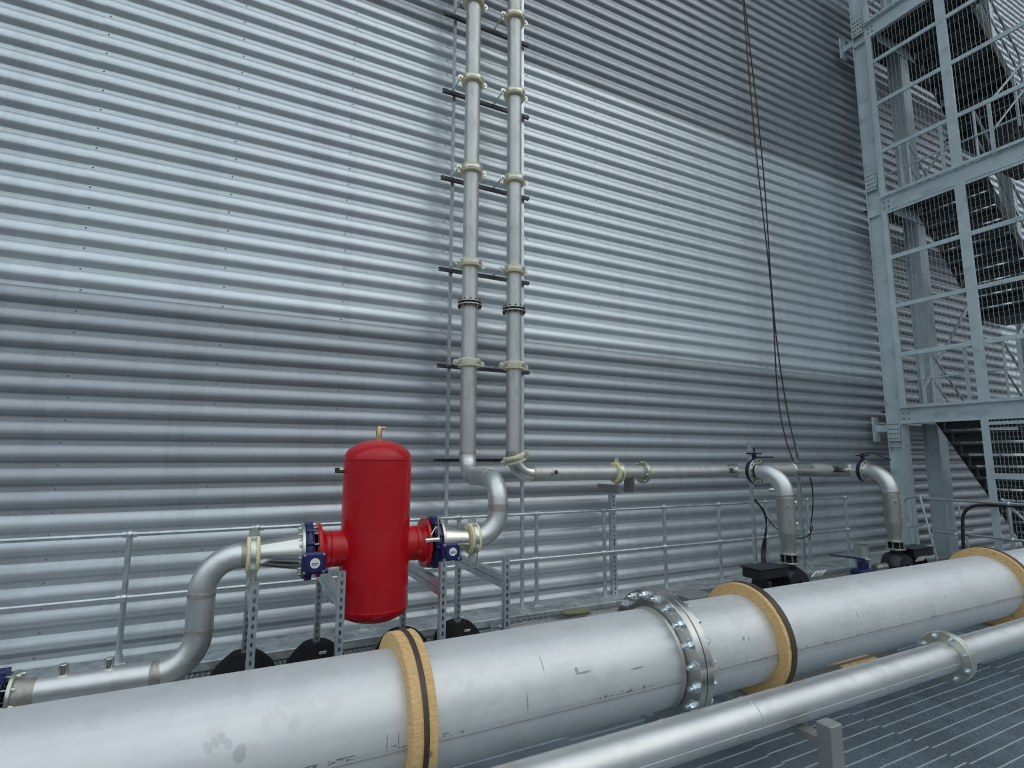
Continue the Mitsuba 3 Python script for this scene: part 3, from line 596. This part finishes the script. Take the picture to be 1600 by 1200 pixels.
# ------------------------------------------------------------------ drops, valves and pumps at the right
def vring(label, x, z):
    k = thing('butterfly_valve', label, 'valve', 'blue butterfly valves'); yb = 5.165
    part(k, 'body', lathe([(0, HR*.9), (0, .160), (.006, .166), (.052, .166), (.058, .160), (.058, HR*.9)], (x, yb, z), (0, 1, 0), 44), 'blue_dark')
    part(k, 'neck', cat(cyl((x, yb+.03, z+.15), (x, yb+.03, z+.235), .030, 14), cbox(x-.09, x+.09, yb-.03, yb+.09, z+.235, z+.255, .004)), 'blue_dark', 30)
    return k, yb
def drop(label, xv, x, zv):
    k = thing('drop_pipe', label, 'pipe', 'stainless drops to the pumps')
    part(k, 'valve_flange', ring((xv, 5.137, zv), (0, 1, 0), .17, HR*.98, .024, 44), 'zinc')
    part(k, 'bolt', cat(*[cyl((q[0], 5.1365, q[2]), (q[0], 5.130, q[2]), .012, 10) for q in around((xv, 5.15, zv), (0, 1, 0), .145, 12, .13)]), 'strap', stuff=True)
    e = elbow_pts((xv, 5.14, zv), (x, 4.80, zv), (x, 4.80, .5), .30, 16)
    part(k, 'elbow', tube([(xv, 5.137, zv)]+e, HR, 40, False), 'steel_satin')
    zs = e[-1][2]
    part(k, 'weld', lathe([(-.006, HR), (0, HR+.005), (.006, HR)], (x, 4.8, zs-.03), (0, 0, 1), 40), 'heat_tint')
    part(k, 'spool', tube([(x, 4.8, zs), (x, 4.8, .86)], HR, 40, False), 'steel_dark')
    part(k, 'reducer', lathe([(0, HR), (.02, HR), (.16, .086), (.27, .084)], (x, 4.8, .86), (0, 0, -1), 40), 'steel_dark')
    part(k, 'flange', ring((x, 4.8, .585), (0, 0, 1), .125, .08, .02, 40), 'zinc')
    part(k, 'expansion_joint', lathe([(0, .085), (.0, .11), (.03, .085), (.055, .10), (.08, .085), (.085, .11), (.085, .08)], (x, 4.8, .50), (0, 0, 1), 36), 'rubber')
    part(k, 'bolt', cat(*[bolt(p, (0, 0, 1), .10, .011) for p in around((x, 4.8, .545), (0, 0, 1), .107, 8, .2)]), 'zinc', 30, stuff=True)
    for dx, z in ((.1, zs-.09), (.1, zs-.36), (-.06, zs-.13)):
        dy = -math.sqrt(max(.0, HR**2-dx*dx)); n_ = np.array([dx, dy, 0]); n_ /= np.linalg.norm(n_)
        part(k, 'socket', cyl(np.array([x, 4.8, z])+n_*(HR-.01), np.array([x, 4.8, z])+n_*(HR+.035), .019, 12), 'steel_polished')
    return k
va, yb = vring('blue wafer valve with square actuator plate on the header, first from the risers', 6.40, zh)
part(va, 'actuator_plate', cat(cbox(6.33, 6.62, 5.05, 5.12, zh+.185, zh+.205, .003), cyl((6.40, 5.19, zh+.25), (6.40, 5.19, zh+.32), .012, 8)), 'black_paint', False)
vb, yb = vring('blue wafer valve with hand lever on the header, at its far end', 8.90, zh-.02)
part(vb, 'hand_lever', cat(cyl((8.90, 5.19, zh+.22), (8.90, 5.19, zh+.27), .022, 10), tube([(8.86, 5.19, zh+.25), (9.05, 5.10, zh+.26), (9.28, 4.98, zh+.16)], .010, 8), tube([(8.9, 5.19, zh+.255), (9.15, 5.25, zh+.27), (9.42, 5.25, zh+.27)], .008, 8)), 'black_paint')
drop('stainless bend dropping to the black pump nearer the risers', 6.40, 6.46, zh)
drop('stainless bend dropping to the black pump by the stair tower', 8.90, 8.86, zh-.02)
def pump(label, x, motor_x, box_x):
    k = thing('pump', label, 'pump', 'black pumps on the deck'); y = 4.8
    part(k, 'flange', ring((x, y, .47), (0, 0, 1), .13, .07, .022, 36), 'zinc')
    part(k, 'casing', cat(cyl((x, y, .18), (x, y, .47), .085, 28, .075), lathe([(-.14, .06), (-.13, .19), (-.04, .23), (.04, .23), (.13, .19), (.14, .06)], (x, y, .22), (0, 1, 0), 36)), 'black_paint')
    s = 1 if motor_x > 0 else -1
    fins = [box(x+s*(.18+.026*j), x+s*(.186+.026*j), y-.15, y+.15, .09, .40) for j in range(14)]
    part(k, 'motor', cat(cyl((x+s*.12, y, .245), (x+s*.56, y, .245), .135, 28)), 'black_paint')
    part(k, 'cooling_fin', cat(*[lathe([(0, .12), (0, .155), (.004, .155), (.004, .12)], (x+s*(.2+.03*j), y, .245), (1, 0, 0), 24) for j in range(11)]), 'rubber', stuff=True)
    bx0 = box_x
    part(k, 'terminal_box', cat(cbox(bx0, bx0+.5, y-.17, y+.10, .36, .47, .01), cbox(bx0-.02, bx0+.52, y-.18, y+.11, .47, .49, .004)), 'black_paint', False)
    part(k, 'base', cbox(x-.3+s*.2, x+.3+s*.2, y-.15, y+.15, .0, .08, .004), 'post_steel', False)
    part(k, 'gland', cat(*[cyl((x+.22+.06*j, y-.14, .30), (x+.30+.06*j, y-.16, .37), .014, 10) for j in range(4)]), 'zinc')
    return k
pump('black pump with a flat terminal box on its left, nearer the risers', 6.46, -1, 5.70)
pump('black pump with a boxy motor on its right, beside the tower', 8.86, 1, 9.02)
st = thing('strainer_stub', 'open stainless pipe stub with a long dark lever between the two pumps', 'pipe stub')
sx = 8.02
part(st, 'upper_pipe', lathe([(0, PR-.006), (0, PR+.012), (.012, PR+.012), (.018, PR), (.18, PR), (.18, PR-.006), (0, PR-.006)], (sx, 4.8, .60), (0, 0, -1), 36), 'zinc')
part(st, 'flange', ring((sx, 4.8, .405), (0, 0, 1), .135, PR*.9, .018, 36), 'zinc')
part(st, 'lower_pipe', tube([(sx, 4.8, .405), (sx, 4.8, .0)], PR, 32, False), 'steel_dull')
part(st, 'valve_body', cat(cyl((sx-.13, 4.72, .20), (sx-.13, 4.72, .40), .07, 20), cbox(sx-.33, sx-.05, 4.6, 4.8, .22, .30, .02)), 'blue_paint')
part(st, 'lever', cat(tube([(sx-.12, 4.7, .42), (sx-.4, 4.68, .47), (sx-.92, 4.66, .545)], [.018, .016, .012], 10)), 'blue_paint')
part(st, 'coupling', cat(cyl((sx+.14, 4.72, .27), (sx+.36, 4.70, .29), .05, 16), ring((sx+.2, 4.715, .275), (1, 0, 0), .062, .04, .03, 20)), 'flange_steel')
pv = thing('conduit_pipe', 'thin galvanised conduit with a bent top right of the first drop pipe', 'conduit')
cpts = elbow_pts((7.02, 5.2, .0), (7.02, 5.2, 1.36), (6.8, 5.4, 1.36), .06, 8)
put(pv, tube([(7.02, 5.2, 0)]+[tuple(q) for q in cpts]+[(6.86, 5.35, 1.36)], .026, 14), 'galv')

# cables
def sag(pts, n=24):
    from scipy.interpolate import CubicSpline
    pts = np.array(pts); s = np.r_[0, np.cumsum(np.linalg.norm(np.diff(pts, axis=0), axis=1))]
    return CubicSpline(s, pts)(np.linspace(0, s[-1], n))
one('hanging_cable', tube(sag([(7.60, 5.93, 13.5), (7.70, 5.93, 10.0), (7.83, 5.92, 6.4), (7.93, 5.90, 4.0), (7.80, 5.74, 2.2), (7.72, 5.56, 1.78)], 40), .011, 8), 'cable', 'left of two thin black cables hanging down the wall to the header', 'cable')
one('hanging_cable', tube(sag([(7.68, 5.95, 13.5), (7.76, 5.95, 10.0), (7.98, 5.94, 6.4), (7.99, 5.92, 4.0), (8.02, 5.76, 2.2), (7.88, 5.58, 1.78)], 40), .011, 8), 'cable', 'right of two thin black cables hanging down the wall to the header', 'cable')
cb = thing('cable_bundle', 'tangle of thin black cables hanging on the guard rail behind the first drop', 'cable')
for q in range(4):
    part(cb, 'strand', tube(sag([(7.0+.02*q, 5.76, 1.20), (7.10+.03*q, 5.74, 1.12-.02*q), (7.22+.01*q, 5.74, .98), (7.28, 5.76, .8), (7.27+.01*q, 5.76, .1)], 24), .008, 6), 'cable')
part(cb, 'strand', tube(sag([(7.3, 5.75, .92), (7.5, 5.6, .66), (7.8, 5.5, .62), (8.0, 5.5, .78)], 20), .009, 6), 'cable')
one('loose_cable', tube(sag([(8.12, 5.6, 1.6), (8.2, 5.6, 1.2), (8.17, 5.62, .9), (8.05, 5.6, .55)], 20), .010, 6), 'cable', 'short black cable curling down beside the header stand near the far valve', 'cable')

# cable tray and bits lying along the edge beam
tr = thing('cable_tray', 'perforated galvanised cable tray lying on the grating at the edge beam', 'cable tray')
tx0, tx1 = 2.55, 9.0
hol = []
part(tr, 'side_rail', cat(box(tx0, tx1, 5.495, 5.498, .01, .030), box(tx0, tx1, 5.495, 5.498, .052, .065), *[box(x, x+.035, 5.495, 5.498, .030, .052) for x in np.arange(tx0, tx1, .07)]), 'galv', False)
part(tr, 'side_rail', cat(box(tx0, tx1, 5.24, 5.243, .006, .05)), 'galv', False)
part(tr, 'rung', cat(*[box(x, x+.03, 5.244, 5.494, .008, .016) for x in np.arange(tx0+.1, tx1, .3)]), 'galv', False, stuff=True)
part(tr, 'cable', cat(*[tube(sag([(tx0+.1, y, .026), (tx0+1.4, y+.015, .026), (tx0+3, y-.01, .026), (tx1, y, .026)], 24), .010, 6) for y in (5.28, 5.33, 5.37, 5.43)]), 'post_steel', stuff=True)
one('hose_coil', tube([(3.55+.19*math.cos(t), 5.34+.05*math.sin(t)+.002*t, .075+.025*math.sin(t*.5)) for t in np.linspace(.3, 5.6, 30)], .024, 10), 'hose_yellow', 'short olive yellow hose lying beside the cable tray behind the big pipe', 'hose')
fc = thing('floor_box', 'flat grey housings lying between tray and guard rail before the first pump', 'box')
put(fc, cat(cbox(5.0, 5.45, 5.1, 5.45, .06, .13, .005), cbox(4.75, 5.9, 4.95, 5.0, .02, .10, .004)), 'post_steel', False)

# ------------------------------------------------------------------ the big main pipe
mp = thing('main_pipe', 'very large pale stainless pipe crossing the whole foreground with a bolted flange', 'pipe')
FXm = 2.21
def bigtube(x0, x1): return tube([(x0, BY, BZ), ((x0+x1)/2, BY, BZ), (x1, BY, BZ)], BR, 96, False)
part(mp, 'pipe_length', bigtube(-4.0, FXm-.045), 'bigpipe'); part(mp, 'pipe_length', bigtube(FXm+.045, 11.5), 'bigpipe')
part(mp, 'flange', ring((FXm-.046, BY, BZ), (1, 0, 0), .3575, BR*.98, .043, 96, .004), 'flange_steel', 30)
part(mp, 'flange', ring((FXm+.003, BY, BZ), (1, 0, 0), .3575, BR*.98, .043, 96, .004), 'flange_steel', 30)
part(mp, 'gasket', ring((FXm-.003, BY, BZ), (1, 0, 0), .345, BR*.98, .006, 80, .001), 'gasket')
part(mp, 'weld', cat(lathe([(-.012, BR), (-.004, BR+.010), (.004, BR+.010), (.010, BR)], (FXm-.056, BY, BZ), (1, 0, 0), 96),), 'weld')
src = part(mp, 'bolt', bolt((FXm, BY, BZ+.325), (1, 0, 0), .092, .0215), 'bolt_zinc', 30)
for j in range(20):
    tw = T4().translate([0, BY, BZ]).rotate([1, 0, 0], 9+18*j).translate([0, -BY, -BZ])
    if j: again(mp, 'bolt', src, tw)
    else: scene[src]['to_world'] = tw
def seam(x0, x1, deg):
    a = math.radians(deg); return tube([(x0, BY-BR*math.cos(a), BZ+BR*math.sin(a)), (x1, BY-BR*math.cos(a), BZ+BR*math.sin(a))], .0035, 8)
part(mp, 'seam_weld', seam(-4, FXm-.06, -9), 'post_steel'); part(mp, 'seam_weld', seam(FXm+.05, 11.5, -5), 'post_steel')

def wood_ring(label, x, w, sx0, sx1):
    k = thing('wooden_ring', label, 'pipe collar', 'wooden collars round the main pipe')
    for s in (0, 1):
        n = 40; th = np.linspace(0, math.pi, n)+(s*math.pi)+.006*(1-2*s)*0
        prof = []
        v = []
        for t in th:
            for xx, rr in ((x, BR+.001), (x, .318), (x+.004, .322), (x+w-.004, .322), (x+w, .318), (x+w, BR+.001)):
                v.append((xx, BY-rr*math.cos(t), BZ+rr*math.sin(t)))
        v = np.array(v); i, j = np.meshgrid(np.arange(n-1), np.arange(6), indexing='ij')
        f = tri(np.stack([i*6+j, (i+1)*6+j, (i+1)*6+(j+1) % 6, i*6+(j+1) % 6], -1).reshape(-1, 4))
        part(k, 'half', (v, f), 'wood', 30)
    part(k, 'strap', lathe([(0, .320), (0, .3265), (sx1-sx0, .3265), (sx1-sx0, .320)], (x+sx0, BY, BZ), (1, 0, 0), 80), 'strap', 30)
    return k
wood_ring('pale wooden collar with a brown steel strap, left on the big pipe', .682, .106, .046, .068)
wood_ring('yellow wooden collar with dark outer band, right of the big flange', 2.875, .07, .026, .071)
wood_ring('yellow wooden collar with dark outer band, at the right edge', 5.93, .07, .026, .071)
for nm, x in (('left collar', .73), ('middle collar', 2.91), ('right collar', 5.965)):
    k = thing('pipe_saddle', f'low grey steel saddle under the {nm} of the big pipe', 'pipe support', 'steel saddles under the main pipe')
    part(k, 'top_plate', cbox(x-.14, x+.14, BY-.22, BY+.22, BZ-.340, BZ-.327, .002), 'tower_paint', False)
    part(k, 'beam', cat(box(x-.006, x+.006, BY-.22, BY+.62, .275, BZ-.352), box(x-.07, x+.07, BY-.22, BY+.62, BZ-.351, BZ-.341), box(x-.07, x+.07, BY-.22, BY+.62, .265, .274)), 'tower_paint', False)
    for yy in (BY+.30, BY+.56): part(k, 'leg', cbox(x-.04, x+.04, yy-.04, yy+.04, .004, .264, .003), 'tower_paint', False)
pk = thing('wood_plank', 'offcut of brown plank lying on the deck behind the thin pipe', 'plank')
put(pk, cbox(4.74, 5.24, 3.05, 3.22, .006, .05, .004), 'wood', False)
k = thing('drip_tray', 'shallow grey steel channel lying under the big pipe beside its middle collar', 'tray')
put(k, cat(box(2.6, 5.6, 2.98, 3.10, .004, .012), box(2.6, 5.6, 3.10, 3.106, .004, .07)), 'post_steel', False)

# ------------------------------------------------------------------ the thinner pipe in front
SY, SZ, SR = 1.915, .614, .0842
sp = thing('front_pipe', 'thinner stainless pipe running in front of the big pipe with round bolted flange', 'pipe')
part(sp, 'pipe_length', tube([(-3, SY, SZ), (1, SY, SZ), (3.955, SY, SZ)], SR, 64, False), 'steel_satin')
part(sp, 'pipe_length', tube([(4.015, SY, SZ), (11.5, SY, SZ)], SR, 64, False), 'steel_satin')
part(sp, 'flange', ring((3.948, SY, SZ), (1, 0, 0), .1425, SR*.98, .024, 64), 'zinc'); part(sp, 'flange', ring((3.978, SY, SZ), (1, 0, 0), .1425, SR*.98, .024, 64), 'zinc')
part(sp, 'gasket', ring((3.972, SY, SZ), (1, 0, 0), .137, SR*.98, .006, 48, .001), 'gasket')
part(sp, 'weld', cat(*[lathe([(-.006, SR), (0, SR+.006), (.006, SR)], (x, SY, SZ), (1, 0, 0), 56) for x in (3.944, 4.006)]), 'heat_tint')
for x in (2.217, 3.21): part(sp, 'weld', lathe([(-.005, SR), (0, SR+.0022), (.005, SR)], (x, SY, SZ), (1, 0, 0), 56), 'steel_dull')
part(sp, 'seam_weld', tube([(-3, SY-SR*math.cos(-.12), SZ+SR*math.sin(-.12)), (3.94, SY-SR*math.cos(-.12), SZ+SR*math.sin(-.12))], .002, 6), 'steel_dull')
src = part(sp, 'bolt', bolt((3.975, SY, SZ+.120), (1, 0, 0), .054, .0135), 'bolt_zinc', 30)
for j in range(8):
    tw = T4().translate([0, SY, SZ]).rotate([1, 0, 0], 22.5+45*j).translate([0, -SY, -SZ])
    if j: again(sp, 'bolt', src, tw)
    else: scene[src]['to_world'] = tw
ps = thing('support_post', 'square brown grey steel post standing before the thinner pipe', 'post')
part(ps, 'upright', cbox(2.50, 2.585, 1.70, 1.775, .0, .600, .004), 'post_steel', False)
part(ps, 'arm', cbox(2.51, 2.575, 1.776, 2.0, .49, .527, .003), 'post_steel', False)
part(ps, 'foot_plate', cbox(2.44, 2.64, 1.64, 1.84, .004, .014, .002), 'post_steel', False)
